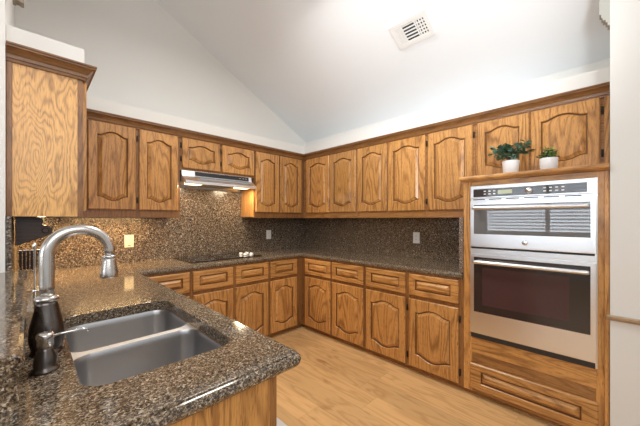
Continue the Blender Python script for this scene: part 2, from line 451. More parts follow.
upper(FB, -1.243, -.3255, [(-.812, -.392), (-1.230, -.826)], 'oak wall cabinet with two arched doors on the oven wall, touching the corner')
upper(FB, -2.074, -1.243, [(-1.642, -1.257), (-2.061, -1.661)], 'oak wall cabinet pair in the middle of the oven wall, above the outlet', hin=[None, -2.074])
upper(FB, -2.496, -2.074, [(-2.479, -2.089)], 'single door oak wall cabinet just left of the oven tower', hin=[-2.488])
t = thing('wall_cabinet', 'oak wall cabinet behind the two potted plants above the ovens', 'cabinet', (0, -2.9, 1.645), 'oak wall cabinets')
fbox(FB, -3.296, -2.498, .001, UD - .02, 1.645, UZ1).obj('body', 'oak_v', t)
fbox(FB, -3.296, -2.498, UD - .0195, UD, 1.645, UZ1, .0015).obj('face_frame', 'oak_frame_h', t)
door(FB, -2.872, -2.516, 1.672, 2.123, UD, t, .03, None, bz=.06)
door(FB, -3.258, -2.884, 1.672, 2.123, UD, t, .03, -3.268, bz=.06)
fbox(FB, -3.301, -3.277, UD + .001, UD + .012, 1.645, UZ1, .003).obj('scribe_moulding', 'oak_v', t)

# left wall cabinet whose end panel faces the camera
CY = -1.155
t = thing('wall_cabinet', 'wall cabinet at the left edge showing a big plain oak side panel', 'cabinet', (-2.89, -.8, UZ0), 'oak wall cabinets')
MB().box((XL + .002, CY + .012, UZ0 + .012), (-2.766, -.001, UZ1)).obj('body', 'oak_v', t)
MB().box((-2.7655, CY + .001, UZ0), (-2.742, -.327, UZ1), .0015).obj('face_frame', 'oak_frame', t)
MB().box((XL + .012, CY, UZ0), (-2.766, CY + .0118, UZ1)).obj('side_panel', 'oak_bold', t)
MB().box((XL + .002, CY - .006, UZ0), (XL + .022, CY - .0005, UZ1), .002).obj('scribe_moulding', 'oak_frame', t)
FLd = lambda u, w_, z: (-2.742 + w_, u, z)
door(FLd, CY + .03, -.76, 1.375, 2.123, 0, t)
door(FLd, -.74, -.38, 1.375, 2.123, 0, t)

# crown moulding
CZ0 = 2.118
cprof = [(0.001, CZ0), (.010, CZ0), (.013, CZ0 + .012), (.018, CZ0 + .015), (.021, CZ0 + .030), (.030, CZ0 + .046), (.042, CZ0 + .057), (.050, CZ0 + .060), (.050, CZ0 + .068), (.056, CZ0 + .070), (.056, 2.197), (.001, 2.197)]
cm = MB()
def crown_ring(x, y, dx, dy): return [(x + dx * a, y + dy * a, z) for a, z in cprof]
cw = UD + .001
path = [(XL + .002, CY - .001, 0, -1), (-2.741, CY - .001, 1, -1), (-2.741, -cw, 1, -1), (-cw, -cw, -1, -1), (-cw, -3.302, -1, 0)]
cm.rings([crown_ring(*p) for p in path])
for f in cm.bm.faces: pass
tag(cm.obj('crown_moulding', 'oak_crown'), 'dark stained wood crown moulding running along the tops of all the wall cabinets', 'moulding')

# ------------------------------------------------------------------ base cabinets
BF = 0.6245; BZ0, BZ1 = 0.040, 0.868
def base(F, u0, u1, cols, label, extra_hinge=None, left_fill=0):
    t = thing('base_cabinet', label, 'cabinet', F((u0 + u1) / 2, .3, 0), 'oak base cabinets')
    a, b = min(u0, u1) + .001, max(u0, u1) - .001
    fbox(F, a, b, .001, BF - .02, BZ0, BZ1).obj('body', 'oak_v', t)
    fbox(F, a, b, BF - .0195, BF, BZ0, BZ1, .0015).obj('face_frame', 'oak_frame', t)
    fbox(F, a, b, .05, BF - .054, 0.0, BZ0 - .0005).obj('toe_kick', 'glaze_shade', t)
    for i, (d0, d1) in enumerate(cols):
        lo, hi = min(d0, d1), max(d0, d1)
        drawer(F, lo, hi, .672, .853, BF, t)
        h = (extra_hinge or {}).get(i)
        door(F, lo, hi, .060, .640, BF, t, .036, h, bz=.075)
    return t
base(FA, -2.402, -1.942, [(-2.325, -1.956)], 'base cabinet half hidden behind the sink counter, left of the cooktop drawers')
base(FA, -1.942, -1.105, [(-1.927, -1.538), (-1.508, -1.121)], 'base cabinet with two drawers and doors under the cooktop')
base(FA, -1.105, -BF - .001, [(-1.091, -.712)], 'narrow base cabinet right of the cooktop, ending in the corner')
base(FB, -1.578, -BF - .0235, [(-1.113, -.697), (-1.560, -1.139)], 'base cabinet on the oven wall next to the inner corner')
base(FB, -2.504, -1.578, [(-2.021, -1.597), (-2.471, -2.055)], 'base cabinet directly left of the oven tower, under the outlet', {0: -2.038, 1: -2.481})
# corner filler
tag(MB().box((-BF - .001, -BF - .0225, 0.045), (-BF + .10, -BF + .10, BZ1)).obj('corner_post', 'oak_frame'),
    'dark oak filler post in the inner corner between the base cabinet rows', 'post')
# shoe moulding along the toe kick
sm = MB().prism([(0, 0), (.016, 0), (.014, .010), (.008, .017), (0, .018)], lambda a, b, t_: (-(BF - .052) - a, t_, b), -3.30, -.595)
struct('baseboard_right', sm, 'oak_frame_h')
sm = MB().prism([(0, 0), (.016, 0), (.014, .010), (.008, .017), (0, .018)], lambda a, b, t_: (t_, -(BF - .052) - a, b), -2.38, -.615)
struct('baseboard_back', sm, 'oak_frame_h')

# peninsula cabinet (open shell so the sink bowls hang inside)
PX, PY = -2.445, -2.60
t = thing('base_cabinet', 'peninsula sink cabinet with a plain oak end panel towards the camera', 'cabinet', (-2.74, -1.9, 0), 'oak base cabinets')
MB().box((XL + .008, PY, .001), (PX - .001, PY + .018, BZ1), .001).obj('end_panel', 'oak_v', t)
MB().box((PX - .022, PY - .001, .001), (PX + .002, PY + .020, BZ1), .002).obj('corner_stile', 'oak_frame', t)
MB().box((XL + .008, PY + .019, .05), (XL + .020, -.66, BZ1)).obj('back_panel', 'oak_v', t)
MB().box((PX - .020, PY + .021, .05), (PX, -.646, BZ1), .001).obj('face_frame', 'oak_frame', t)
MB().box((XL + .021, PY + .019, .05), (PX - .021, -.66, .07)).obj('bottom_panel', 'oak_v', t)
MB().box((PX - .07, PY + .019, .0), (PX - .055, -.66, .049)).obj('toe_kick', 'glaze_shade', t)
FP = lambda u, w_, z: (PX + w_, u, z)
for (a, b) in ((-2.56, -2.15), (-2.13, -1.72), (-1.70, -1.22), (-1.20, -.74)):
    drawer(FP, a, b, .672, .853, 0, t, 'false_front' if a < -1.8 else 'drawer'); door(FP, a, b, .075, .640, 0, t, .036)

# ------------------------------------------------------------------ worktop
def rounded(poly, rad, n=6):
    out = []; N = len(poly)
    for i, p in enumerate(poly):
        r = rad.get(i, 0) if isinstance(rad, dict) else rad
        p = Vector(p)
        if r == 0: out.append(p); continue
        a = (Vector(poly[i - 1]) - p).normalized(); b = (Vector(poly[(i + 1) % N]) - p).normalized()
        p0, p1 = p + a * r, p + b * r; c = p + (a + b) * r
        for k in range(n + 1):
            th = k / n * PI / 2
            out.append(c - b * r * math.cos(th) - a * r * math.sin(th))
    return out
def offset(pts, d):
    # inward offset of a counter-clockwise outline
    N = len(pts); out = []
    for i, p in enumerate(pts):
        e0 = (p - pts[i - 1]).normalized(); e1 = (pts[(i + 1) % N] - p).normalized()
        n0 = Vector((-e0.y, e0.x)); n1 = Vector((-e1.y, e1.x)); m = (n0 + n1)
        m = m / max(m.dot(n0), .3) if m.length > 1e-6 else n0
        out.append(p + m * d)
    return out
def fill(bm, loops, z, mi=0):
    es = []; rings = []
    for lp in loops:
        vs = [bm.verts.new((p[0], p[1], z)) for p in lp]; rings.append(vs)
        for i in range(len(vs)): es.append(bm.edges.new((vs[i], vs[(i + 1) % len(vs)])))
    r = bmesh.ops.triangle_fill(bm, use_beauty=True, use_dissolve=False, edges=es)
    for g in r['geom']:
        if isinstance(g, bmesh.types.BMFace): g.material_index = mi
    return rings
TZ = .914
HX0, HX1, HY0, HY1 = -2.866, -2.466, -2.408, -1.672
outl = [(XL + .002, -2.622), (-2.354, -2.622), (-2.354, -.645), (-.645, -.645), (-.645, -2.503), (-.001, -2.503), (-.001, -.001), (XL + .002, -.001)]
ol = rounded(outl, {1: .022})
hole = rounded([(HX0, HY0), (HX1, HY0), (HX1, HY1), (HX0, HY1)], .065, 8)
mb = MB()
prof = [(.016, TZ), (.014, TZ - .001), (.0135, TZ - .006), (.008, TZ - .008), (.0025, TZ - .014), (0, TZ - .024), (.003, TZ - .035), (.010, TZ - .043), (.016, TZ - .045)]
mb.rings([[(*p, z) for p in offset(ol, d)] for d, z in prof], cap0=False, cap1=False, smooth=False)
hp = [(-.002, TZ), (0, TZ - .002), (0, TZ - .033), (-.001, TZ - .045)]
mb.rings([[(*p, z) for p in offset(hole, d)] for d, z in hp], cap0=False, cap1=False)
fill(mb.bm, [offset(ol, .016), offset(hole, -.002)], TZ); fill(mb.bm, [offset(ol, .016), offset(hole, -.001)], TZ - .045)
bmesh.ops.remove_doubles(mb.bm, verts=mb.bm.verts, dist=.0002)
tag(mb.obj('granite_worktop', 'granite'), 'polished speckled brown granite worktop wrapping round the kitchen with the sink cut into it', 'worktop')

# raised bar beside the sink: polished cap, riser and end slab
def capring(y, k):
    return [(-2.969 - k, y, 1.0315), (-2.964 - k, y, 1.036), (-2.962 - k, y, 1.048), (-2.965 - k, y, 1.060), (-2.972 - k, y, 1.067), (-3.33, y, 1.067), (-3.33, y, 1.0315)]
lg = MB().rings([capring(BY - .006, .014), capring(BY + .004, .004), capring(BY + .016, 0), capring(-1.207, 0)])
t = thing('raised_bar', 'raised polished granite bar at the left edge, ending beside the soap dispenser', 'bar', (-3.1, -1.9, .915))
lg.obj('cap', 'granite', t)
box((-2.9895, BY + .0205, .9148), (-2.970, -1.208, 1.031)).obj('riser', 'granite', t)
box((-3.30, BY, .9148), (-2.970, BY + .0202, 1.031)).obj('end_slab', 'granite', t)

# backsplash pieces
tag(box((XL + .001, -.0205, .9145), (-.0215, -.001, 1.3405)).obj('granite_backsplash', 'granite_splash'), 'brown granite backsplash slab behind the cooktop', 'backsplash', 'granite backsplash slabs')
# (the strip above it, behind the hood)
tag(box((-1.931, -.0205, 1.341), (-1.103, -.001, 1.66)).obj('granite_backsplash', 'granite_splash'), 'granite backsplash piece rising up behind the range hood', 'backsplash', 'granite backsplash slabs')
tag(box((-.0205, -2.474, .9145), (-.001, -.001, 1.3405)).obj('granite_backsplash', 'granite_splash'), 'brown granite backsplash slab on the oven wall with one white outlet', 'backsplash', 'granite backsplash slabs')
tag(box((XL + .001, -1.20, .9145), (XL + .020, -.0215, 1.3405)).obj('granite_backsplash', 'granite_splash'), 'narrow granite backsplash on the left wall under the big side panel', 'backsplash', 'granite backsplash slabs')
tag(MB().box((-.632, -2.503, .9145), (-.0215, -2.475, 1.3405), .001).obj('granite_backsplash', 'granite_edge'), 'granite end slab coloured as if brightly lit against the side of the oven tower', 'backsplash', 'granite backsplash slabs')

# ------------------------------------------------------------------ sink
t = thing('kitchen_sink', 'double bowl stainless steel sink set under the granite', 'sink', (-2.67, -2.05, .70))
mb = MB()
DY = -2.022
bowls = []
for (y0, y1) in ((HY0 - .003, DY - .016), (DY + .016, HY1 + .003)):
    bowls.append(((HX0 - .003, y0), (HX1 + .003, y1)))
def rr(a, b, r, n=8): return rounded([(a[0], a[1]), (b[0], a[1]), (b[0], b[1]), (a[0], b[1])], r, n)
deck = offset(rr((HX0, HY0), (HX1, HY1), .07), -.02)
fill(mb.bm, [deck] + [rr(a, b, .062) for a, b in bowls], .8675)
bmesh.ops.remove_doubles(mb.bm, verts=mb.bm.verts, dist=.0001)
mb.obj('sink_rim', 'satin', t)
for i, (a, b) in enumerate(bowls):
    mb = MB(); base_l = rr(a, b, .062)
    dep = .70
    lv = [(0, .8674), (.003, .862), (.006, .84), (.014, dep + .03), (.024, dep + .008), (.045, dep)]
    mb.rings([[(*p, z) for p in offset(base_l, d)] for d, z in lv], cap0=False, cap1=True, smooth=True)
    o = mb.obj('bowl', 'steel_bowl', t)
    cx, cy = (a[0] + b[0]) / 2, (a[1] + b[1]) / 2
    MB().lathe([(.055, dep + .001), (.055, dep + .004), (.044, dep + .005), (.040, dep + .002), (.012, dep + .002), (.010, dep + .008), (.001, dep + .008)], (cx, cy, 0), 24).obj('drain', 'chrome', o)

# ------------------------------------------------------------------ faucet and soap dispenser
fx, fy = -2.918, -2.052
t = thing('kitchen_faucet', 'tall brushed nickel gooseneck faucet with a dark bottle shaped body at the sink', 'faucet', (fx, fy, TZ))
MB().lathe([(.040, TZ + .0005), (.040, TZ + .005), (.036, TZ + .009), (.0365, TZ + .016), (.0405, TZ + .03), (.0425, TZ + .05), (.041, TZ + .075), (.036, TZ + .10), (.030, TZ + .128), (.0265, TZ + .148), (.0255, TZ + .158)], (fx, fy, 0), 36).obj('body', 'bronze', t)
MB().lathe([(.026, TZ + .158), (.030, TZ + .160), (.030, TZ + .168), (.026, TZ + .172), (.020, TZ + .176)], (fx, fy, 0), 32).obj('collar', 'nickel', t)
R = .080; zs = 1.212; pts = [(fx, fy, TZ + .17), (fx, fy, 1.12), (fx, fy, 1.17)]
for i in range(0, 22):
    a = PI - i / 21 * (PI * .97); pts.append((fx + R + R * math.cos(a), fy, zs + R * math.sin(a)))
pts.append((fx + 2 * R, fy, 1.199)); rad = [.0185] * 3 + [.0185 - .003 * i / 21 for i in range(22)] + [.0155]
MB().tube(pts, rad, 20).obj('spout', 'nickel', t)
ex = fx + 2 * R
MB().lathe([(.014, 1.122), (.0245, 1.1225), (.0265, 1.128), (.0255, 1.142), (.022, 1.165), (.019, 1.182), (.0175, 1.192)], (ex - .002, fy, 0), 28).obj('spray_head', 'nickel', t)
MB().lathe([(.0155, 1.192), (.021, 1.193), (.021, 1.199), (.0155, 1.200)], (ex - .002, fy, 0), 28).obj('ring', 'chrome', t)
dx, dy = -2.926, -2.205
t = thing('soap_dispenser', 'small bell shaped metal soap dispenser with a thin nozzle over the sink', 'soap dispenser', (dx, dy, TZ))
MB().lathe([(.031, TZ + .0005), (.031, TZ + .005), (.027, TZ + .009), (.0245, TZ + .014), (.025, TZ + .025), (.0215, TZ + .042), (.0165, TZ + .056), (.0145, TZ + .064)], (dx, dy, 0), 28).obj('body', 'bronze', t)
MB().lathe([(.0145, TZ + .064), (.017, TZ + .066), (.0165, TZ + .084), (.019, TZ + .088), (.019, TZ + .097), (.016, TZ + .1015), (.001, TZ + .102)], (dx, dy, 0), 28).obj('pump_head', 'nickel', t)
MB().tube([(dx + .014, dy, TZ + .090), (dx + .05, dy, TZ + .0925), (dx + .078, dy, TZ + .0925), (dx + .088, dy, TZ + .090), (dx + .092, dy, TZ + .083)], [.004, .0035, .003, .003, .003], 10).obj('nozzle', 'chrome', t)

# ------------------------------------------------------------------ cooktop
t = thing('cooktop', 'black glass electric cooktop with silver knobs at its right end', 'cooktop', (-1.52, -.30, TZ))
MB().box((-1.90, -.535, TZ + .0005), (-1.135, -.045, TZ + .009), .003).obj('glass_top', 'black_glass', t)
for (x, y, r) in ((-1.72, -.40, .09), (-1.72, -.17, .075), (-1.44, -.40, .075), (-1.44, -.17, .10)):
    mb = MB(); mb.lathe([(r, TZ + .0092), (r, TZ + .0096), (r - .003, TZ + .0096), (r - .003, TZ + .0092)], (x, y, 0), 36, caps=False); mb.obj('burner_ring', 'grey', t)
for (x, y) in ((-1.262, -.30), (-1.262, -.395), (-1.190, -.31), (-1.190, -.405)):
    k = MB().lathe([(.026, TZ + .0095), (.026, TZ + .015), (.021, TZ + .017), (.019, TZ + .032), (.001, TZ + .033)], (x, y, 0), 24).obj('knob', 'satin', t)
    MB().box((x - .0035, y - .019, TZ + .033), (x + .0035, y + .019, TZ + .037), .001).obj('grip', 'chrome', k)

# ------------------------------------------------------------------ range hood
t = thing('range_hood', 'slim stainless range hood with a black control strip over the cooktop', 'range hood', (-1.517, -.2, 1.67))
H0, H1 = -1.925, -1.160
hpf = [(.022, 1.803), (.352, 1.803), (.362, 1.752), (.395, 1.738), (.445, 1.700), (.462, 1.694), (.464, 1.668), (.45, 1.664), (.435, 1.672), (.022, 1.672)]
# open underside: shell
mb = MB().prism(hpf[:7] + [(.455, 1.664), (.440, 1.668), (.40, 1.69), (.06, 1.69), (.04, 1.665), (.022, 1.665)], lambda a, b, t_: (t_, -a, b), H0, H1)
mb.obj('housing', 'steel', t)
MB().prism([(.3555, 1.800), (.3595, 1.800), (.3675, 1.760), (.3635, 1.760)], lambda a, b, t_: (t_, -a, b), -1.80, -1.20).obj('control_strip', 'black', t)
for i, x in enumerate((-1.31, -1.27, -1.235)):
    MB().box((x - .010, -.368, 1.774), (x + .010, -.361, 1.784), .001).obj('button', 'grey', t)
MB().prism([(.400, 1.7365), (.403, 1.7385), (.432, 1.7145), (.429, 1.7125)], lambda a, b, t_: (t_, -a, b), -1.78, -1.22).obj('grille_strip', 'grey', t)
MB().box((-1.66, -.40, 1.678), (-1.38, -.08, 1.689), .002).obj('filter', 'grey', t)
for x in (-1.79, -1.25):
    MB().box((x - .07, -.36, 1.676), (x + .07, -.24, 1.6895), .002).obj('light_lens', 'lamp', t)
    area('hood_lamp', (x, -.30, 1.668), (x, -.26, 0.9), .12, .10, 3.6, (1.0, .80, .54))

# under-cabinet lights
for (x, y, a, b, pw) in ((-2.42, -.20, .56, .05, 5), (-2.90, -.50, .05, .50, 7.5)):
    t = thing('under_cabinet_light', 'slim warm light strip under the left wall cabinets by the corner' if a > b else 'slim warm light strip under the end cabinet above the knife stand', 'light', (x, y, UZ0))
    MB().box((x - a / 2, y - b / 2, UZ0 + .0045), (x + a / 2, y + b / 2, UZ0 + .0115), .003).obj('housing', 'white_plastic', t)
    MB().box((x - a / 2 + .01, y - b / 2 + .008, UZ0 + .002), (x + a / 2 - .01, y + b / 2 - .008, UZ0 + .004)).obj('lens', 'lamp', t)
    area('strip_lamp', (x, y, UZ0 - .002), (x, y + .03, 0), a, b, pw, (1.0, .64, .27))

# ------------------------------------------------------------------ oven tower
TU0, TU1 = -3.298, -2.5055
t = thing('oven_cabinet', 'tall oak oven cabinet with one wide drawer under the ovens', 'cabinet', (-.3, -2.9, 0))
OU0, OU1, OZ0, OZ1 = -3.245, -2.567, .452, 1.560
mb = MB()
fbox(FB, TU0, TU0 + .018, .001, BF - .021, .04, 1.607, mb=mb); mb.obj('side_panel', 'oak_v', t)
fbox(FB, TU1 - .001, TU1 - .019, .001, BF - .021, .04, 1.607).obj('side_panel', 'oak_v', t)
fbox(FB, TU0 + .019, TU1 - .020, .02, BF - .021, .415, .435).obj('shelf', 'oak_v', t)
fbox(FB, TU0 + .019, TU1 - .020, .001, .015, .04, 1.60).obj('back_panel', 'oak_v', t)
fbox(FB, TU0 + .05, TU1 - .05, .05, BF - .054, 0, .0395).obj('toe_kick', 'glaze_shade', t)
mb = MB()
fbox(FB, TU0, OU0, BF - .02, BF, .04, 1.607, .001, mb); fbox(FB, OU1, TU1, BF - .02, BF, .04, 1.607, .001, mb)
mb.obj('stile_frame', 'oak_v', t)
mb = MB()
fbox(FB, OU0, OU1, BF - .02, BF, OZ1, 1.607, .001, mb)
mb.obj('top_rail', 'oak_h', t)
fbox(FB, OU0, OU1, BF - .02, BF, .256, .335, .001).obj('mid_rail', 'oak_frame_h', t)
fbox(FB, OU0, OU1, BF - .02, BF, .04, .07, .001).obj('bottom_rail', 'oak_frame_h', t)
fbox(FB, OU0 - .003, OU1 + .003, BF - .019, BF + .004, .333, .449, .001).obj('filler_board', 'oak_h', t)
panel(FB, -3.256, -2.556, .068, .256, BF, rise=0, bu=.075, bz=.052, rb=.026, lift=.005).obj('drawer', ['oak_h', 'glaze_shade'], t)
fbox(FB, -3.3015, -3.281, BF + .001, BF + .013, .04, 1.607, .004).obj('scribe_moulding', 'oak_v', t)
mb = MB().prism([(.0, 1.608), (.650, 1.608), (.656, 1.613), (.672, 1.618), (.676, 1.626), (.676, 1.634), (.670, 1.6435), (.0, 1.6435)], lambda a, b, t_: (-a, t_, b), -3.301, -2.492)
mb.obj('top_ledge', 'oak_h', t)

# ------------------------------------------------------------------ combination wall oven
t = thing('wall_oven', 'stainless steel microwave and oven combination built into the oak tower', 'oven', (-.6, -2.905, .452))
V0, V1 = -3.252, -2.560        # face width
W0 = BF + .0015
fbox(FB, V0 + .012, V1 - .012, .06, W0 - .001, .455, 1.556).obj('body', 'grey', t)
fbox(FB, V0, V1, W0, W0 + .008, .452, 1.570, .001).obj('trim_frame', 'steel', t)
def fp(F, u0, u1, w0, w1, z0, z1, name, mat, parent, bev=.001): return fbox(F, u0, u1, w0, w1, z0, z1, bev).obj(name, mat, parent)
W1 = W0 + .0085
cp = fp(FB, V0 + .003, V1 - .003, W1, W1 + .020, 1.478, 1.568, 'control_panel', 'steel', t, .003)
Wc = W1 + .0203
gl = fp(FB, V0 + .045, V1 - .025, Wc, Wc + .001, 1.487, 1.545, 'control_glass', 'oven_glass', cp, 0)
disp = fp(FB, -2.83, -2.745, Wc + .0012, Wc + .0018, 1.502, 1.530, 'display', 'display', cp, 0)
for i in range(7):
    for j in range(2):
        u = -2.655 - i * .030 if i < 3 else -2.91 - i * .030
        fbox(FB, u, u - .014, Wc + .0012, Wc + .0020, 1.503 + j * .020, 1.510 + j * .020).obj('button', 'white_plastic', cp)
MB().lathe([(.021, -Wc - .0012), (.020, -Wc - .018), (.001, -Wc - .0185)], (0, -2.925, 1.515), 24, axis='x').obj('knob', 'chrome', cp)
vs = fp(FB, V0 + .004, V1 - .004, W1, W1 + .004, 1.462, 1.4775, 'vent_strip', 'steel', t)
mb = MB()
for i in range(6):
    u = V0 + .07 + i * .105; fbox(FB, u, u + .078, W1 + .0042, W1 + .0050, 1.466, 1.4725, 0, mb)
mb.obj('slots', 'mark', vs)
def oven_door(z0, z1, wz0, wz1, hz, glass, nm, inner):
    d = fp(FB, V0 + .003, V1 - .003, W1, W1 + .026, z0, z1, 'door', 'steel', t, .004)
    Wd = W1 + .0263
    g = fp(FB, V0 + .030, V1 - .030, Wd, Wd + .0012, wz0, wz1, 'window', glass, d, 0)
    if inner: fp(FB, V0 + .125, V1 - .085, Wd + .0014, Wd + .0018, wz0 + .055, wz1 - .075, 'inner_window', 'window_inner', d, 0)
    hb = MB()
    pts = [FB(V0 + .035, Wd + .045, hz)] + [FB(V0 + .045 + (V1 - V0 - .09) * i / 10, Wd + .047, hz) for i in range(11)] + [FB(V1 - .035, Wd + .045, hz)]
    hb.tube(pts, [.010] + [.0125] * 11 + [.010], 16)
    h = hb.obj('handle', 'steel', d)
    for u in (V0 + .06, V1 - .06):
        fbox(FB, u - .010, u + .010, Wd + .0012, Wd + .040, hz - .008, hz + .008, .003).obj('bracket', 'steel', h)
    return d, Wd
d, Wd = oven_door(1.124, 1.458, 1.218, 1.430, 1.405, 'mw_glass', 'upper', False)
d['label'] = 'upper stainless microwave door'
MB().lathe([(.017, -Wd - .0002), (.017, -Wd - .003), (.012, -Wd - .0045), (.001, -Wd - .005)], (0, -2.903, 1.169), 24, axis='x').obj('badge', 'chrome', d)
fp(FB, V0 + .012, V1 - .004, W1, W1 + .003, 1.110, 1.1225, 'gap_strip', 'mark', t)
fp(FB, V0 + .002, V1 - .002, W1, W1 + .018, 1.078, 1.109, 'middle_rail', 'steel', t, .002)
d, Wd = oven_door(.492, 1.072, .650, 1.050, 1.018, 'oven_glass', 'lower', True)
d['label'] = 'lower stainless oven door with a dark window'
fp(FB, V0 + .010, V1 - .004, W1, W1 + .010, .453, .489, 'bottom_vent', 'mark', t)

# ------------------------------------------------------------------ outlets
def outlet(F, u, z, w0, label, mat, kind):
    t = thing('wall_outlet', label, 'outlet', F(u, w0, z))
    fbox(F, u - .037, u + .037, w0 + .0005, w0 + .006, z - .060, z + .060, .002).obj('cover_plate', mat, t)
    if kind == 'switch':
        fbox(F, u - .017, u + .017, w0 + .0062, w0 + .010, z - .034, z + .034, .002).obj('rocker', mat, t)
        fbox(F, u - .012, u + .012, w0 + .0062, w0 + .0075, z - .047, z - .041).obj('mark', 'mark', t)
    else:
        for s in (-1, 1):
            r = fbox(F, u - .016, u + .016, w0 + .0062, w0 + .009, z + s * .020 - .014, z + s * .020 + .014, .003).obj('receptacle', mat, t)
            for q in (-.006, .006): fbox(F, u + q - .001, u + q + .001, w0 + .0091, w0 + .0094, z + s * .020 - .005, z + s * .020 + .005).obj('slot', 'mark', r)
outlet(FA, -2.288, 1.116, .0205, 'cream plate on the back wall in the warm light, behind the faucet spout', 'cream', 'switch')
outlet(FA, -.692, 1.118, .0205, 'white outlet on the back wall close to the corner, right of the hood', 'white_plastic', 'outlet')
outlet(FB, -1.814, 1.125, .0205, 'white outlet on the oven wall backsplash', 'white_plastic', 'outlet')

# ------------------------------------------------------------------ potted plants
def leaf(mb, base, d, up, ln, wd, mi=0, rnd=1.6):
    d = d.normalized(); s = d.cross(up).normalized(); n = s.cross(d)
    prof = [(0, .12), (.25, .75), (.5, 1.0), (.75, .82), (.93, .38), (1.0, .05)]
    L, Rr, C = [], [], []
    for tt, ww in prof:
        c = base + d * ln * tt - n * (ln * .25 * tt * tt)
        L.append(mb.bm.verts.new(c - s * wd * ww + n * wd * .25 * ww)); Rr.append(mb.bm.verts.new(c + s * wd * ww + n * wd * .25 * ww)); C.append(mb.bm.verts.new(c))
    for i in range(len(prof) - 1):
        for a, b in ((L, C), (C, Rr)):
            f = mb.bm.faces.new((a[i], b[i], b[i + 1], a[i + 1])); f.material_index = mi; f.smooth = True
def pot(cx, cy, z0, rb, rt, h, label, squarish, foliage):
    t = thing('potted_plant', label, 'plant', (cx, cy, z0))
    mb = MB().lathe([(rb - .004, z0 + .0005), (rb, z0 + .004), (rt, z0 + h - .002), (rt - .001, z0 + h), (rt - .005, z0 + h), (rt - .006, z0 + h - .012), (.002, z0 + h - .014)], (cx, cy, 0), 32)
    mb.obj('pot', 'ceramic', t)
    MB().lathe([(rt - .0065, z0 + h - .0115), (rt * .5, z0 + h - .008), (.001, z0 + h - .007)], (cx, cy, 0), 20, caps=False).obj('soil', 'soil', t)
    foliage(t, Vector((cx, cy, z0 + h - .008)))
def fol_big(t, c):
    st = MB(); lf = MB(); r = random.Random(3)
    for k in range(26):
        a = r.uniform(0, 2 * PI); sp = r.uniform(.35, 1.0); ly = math.sin(a) * sp * .125; lx = math.cos(a) * sp * .06
        top = c + Vector((lx, ly, r.uniform(.06, .185) * (1.1 - .5 * sp)))
        mid = c + Vector((lx * .4, ly * .35, (top.z - c.z) * .75))
        b0 = c + Vector((lx * .12, ly * .1, 0))
        st.tube([b0, mid, top], [.0018, .0014, .001], 6)
        for i in range(6):
            q = .4 + .12 * i; p = (mid.lerp(top, (q - .4) / .6) if q > .4 else mid)
            dd = Vector((r.uniform(-1, 1), r.uniform(-1, 1) + ly * 6, r.uniform(-.35, .6)))
            leaf(lf, p, dd, Vector((0, 0, 1)) + Vector((r.uniform(-.4, .4), r.uniform(-.4, .4), 0)), r.uniform(.032, .050), r.uniform(.013, .019), r.choice((0, 0, 1)))
    # one long sprig reaching out on the left
    a = c + Vector((0, .01, .02)); b = c + Vector((-.01, .070, .100)); e = c + Vector((-.02, .120, .122))
    st.tube([a, b, e], .0016, 6)
    for q in range(7):
        p = b.lerp(e, q / 6); leaf(lf, p, Vector((r.uniform(-.6, .3), r.uniform(.2, 1), r.uniform(-.5, .5))), Vector((-.6, 0, 1)), .036, .015, 0)
    st.obj('stems', 'stem', t); lf.obj('leaves', ['leaf_grey', 'leaf_dark'], t)
def fol_small(t, c):
    st = MB(); lf = MB(); r = random.Random(5)
    for k in range(46):
        a = r.uniform(0, 2 * PI); sp = r.uniform(.1, 1.0)
        top = c + Vector((math.cos(a) * sp * .045, math.sin(a) * sp * .068, r.uniform(.025, .078) * (1.15 - .5 * sp)))
        b0 = c + Vector((math.cos(a) * sp * .02, math.sin(a) * sp * .02, 0))
        st.tube([b0, b0.lerp(top, .5) + Vector((0, 0, .006)), top], .001, 5)
        for i in range(5):
            leaf(lf, b0.lerp(top, .55 + .1 * i), Vector((r.uniform(-1, 1), r.uniform(-1, 1), r.uniform(-.2, .8))), Vector((r.uniform(-.4, .4), .3, 1)), r.uniform(.016, .025), r.uniform(.006, .009), r.choice((0, 0, 0, 1)))
    st.obj('stems', 'stem', t); lf.obj('leaves', ['leaf_green', 'leaf_dark'], t)
pot(-.535, -2.797, 1.644, .045, .054, .098, 'larger potted plant with grey green leaves on the oven ledge, left one', False, fol_big)
pot(-.535, -3.013, 1.644, .046, .051, .086, 'small potted plant with bright green leaves on the oven ledge, right one', False, fol_small)

# ------------------------------------------------------------------ ceiling vent
def ceil_pt(x, y, d=0.0):     # d below the slope
    n = Vector((-SL, 0, -1)).normalized(); return Vector((x, y, zc(x))) + n * d
t = thing('ceiling_vent', 'white rectangular air vent on the sloping ceiling', 'vent', tuple(ceil_pt(-.745, -2.14)))
k = math.sqrt(1 + SL * SL)
def vbox(mb, x0, x1, y0, y1, d0, d1, mi=0):
    lo = [ceil_pt(x, y, d0) for x, y in ((x0, y0), (x1, y0), (x1, y1), (x0, y1))]; hi = [ceil_pt(x, y, d1) for x, y in ((x0, y0), (x1, y0), (x1, y1), (x0, y1))]
    mb.rings([lo, hi], mi=mi)
X0, X1, Y0, Y1 = -.842, -.648, -2.298, -1.980
mb = MB()
bx, by = .030, .034
vbox(mb, X0, X1, Y0, Y0 + by, .0005, .010); vbox(mb, X0, X1, Y1 - by, Y1, .0005, .010)
vbox(mb, X0, X0 + bx, Y0 + by, Y1 - by, .0005, .010); vbox(mb, X1 - bx, X1, Y0 + by, Y1 - by, .0005, .010)
ya, yb = Y0 + .112, Y1 - .098
vbox(mb, X0 + bx, X1 - bx, ya - .006, ya + .002, .0005, .010); vbox(mb, X0 + bx, X1 - bx, yb - .002, yb + .006, .0005, .010)
mb.obj('frame', 'white_metal', t)
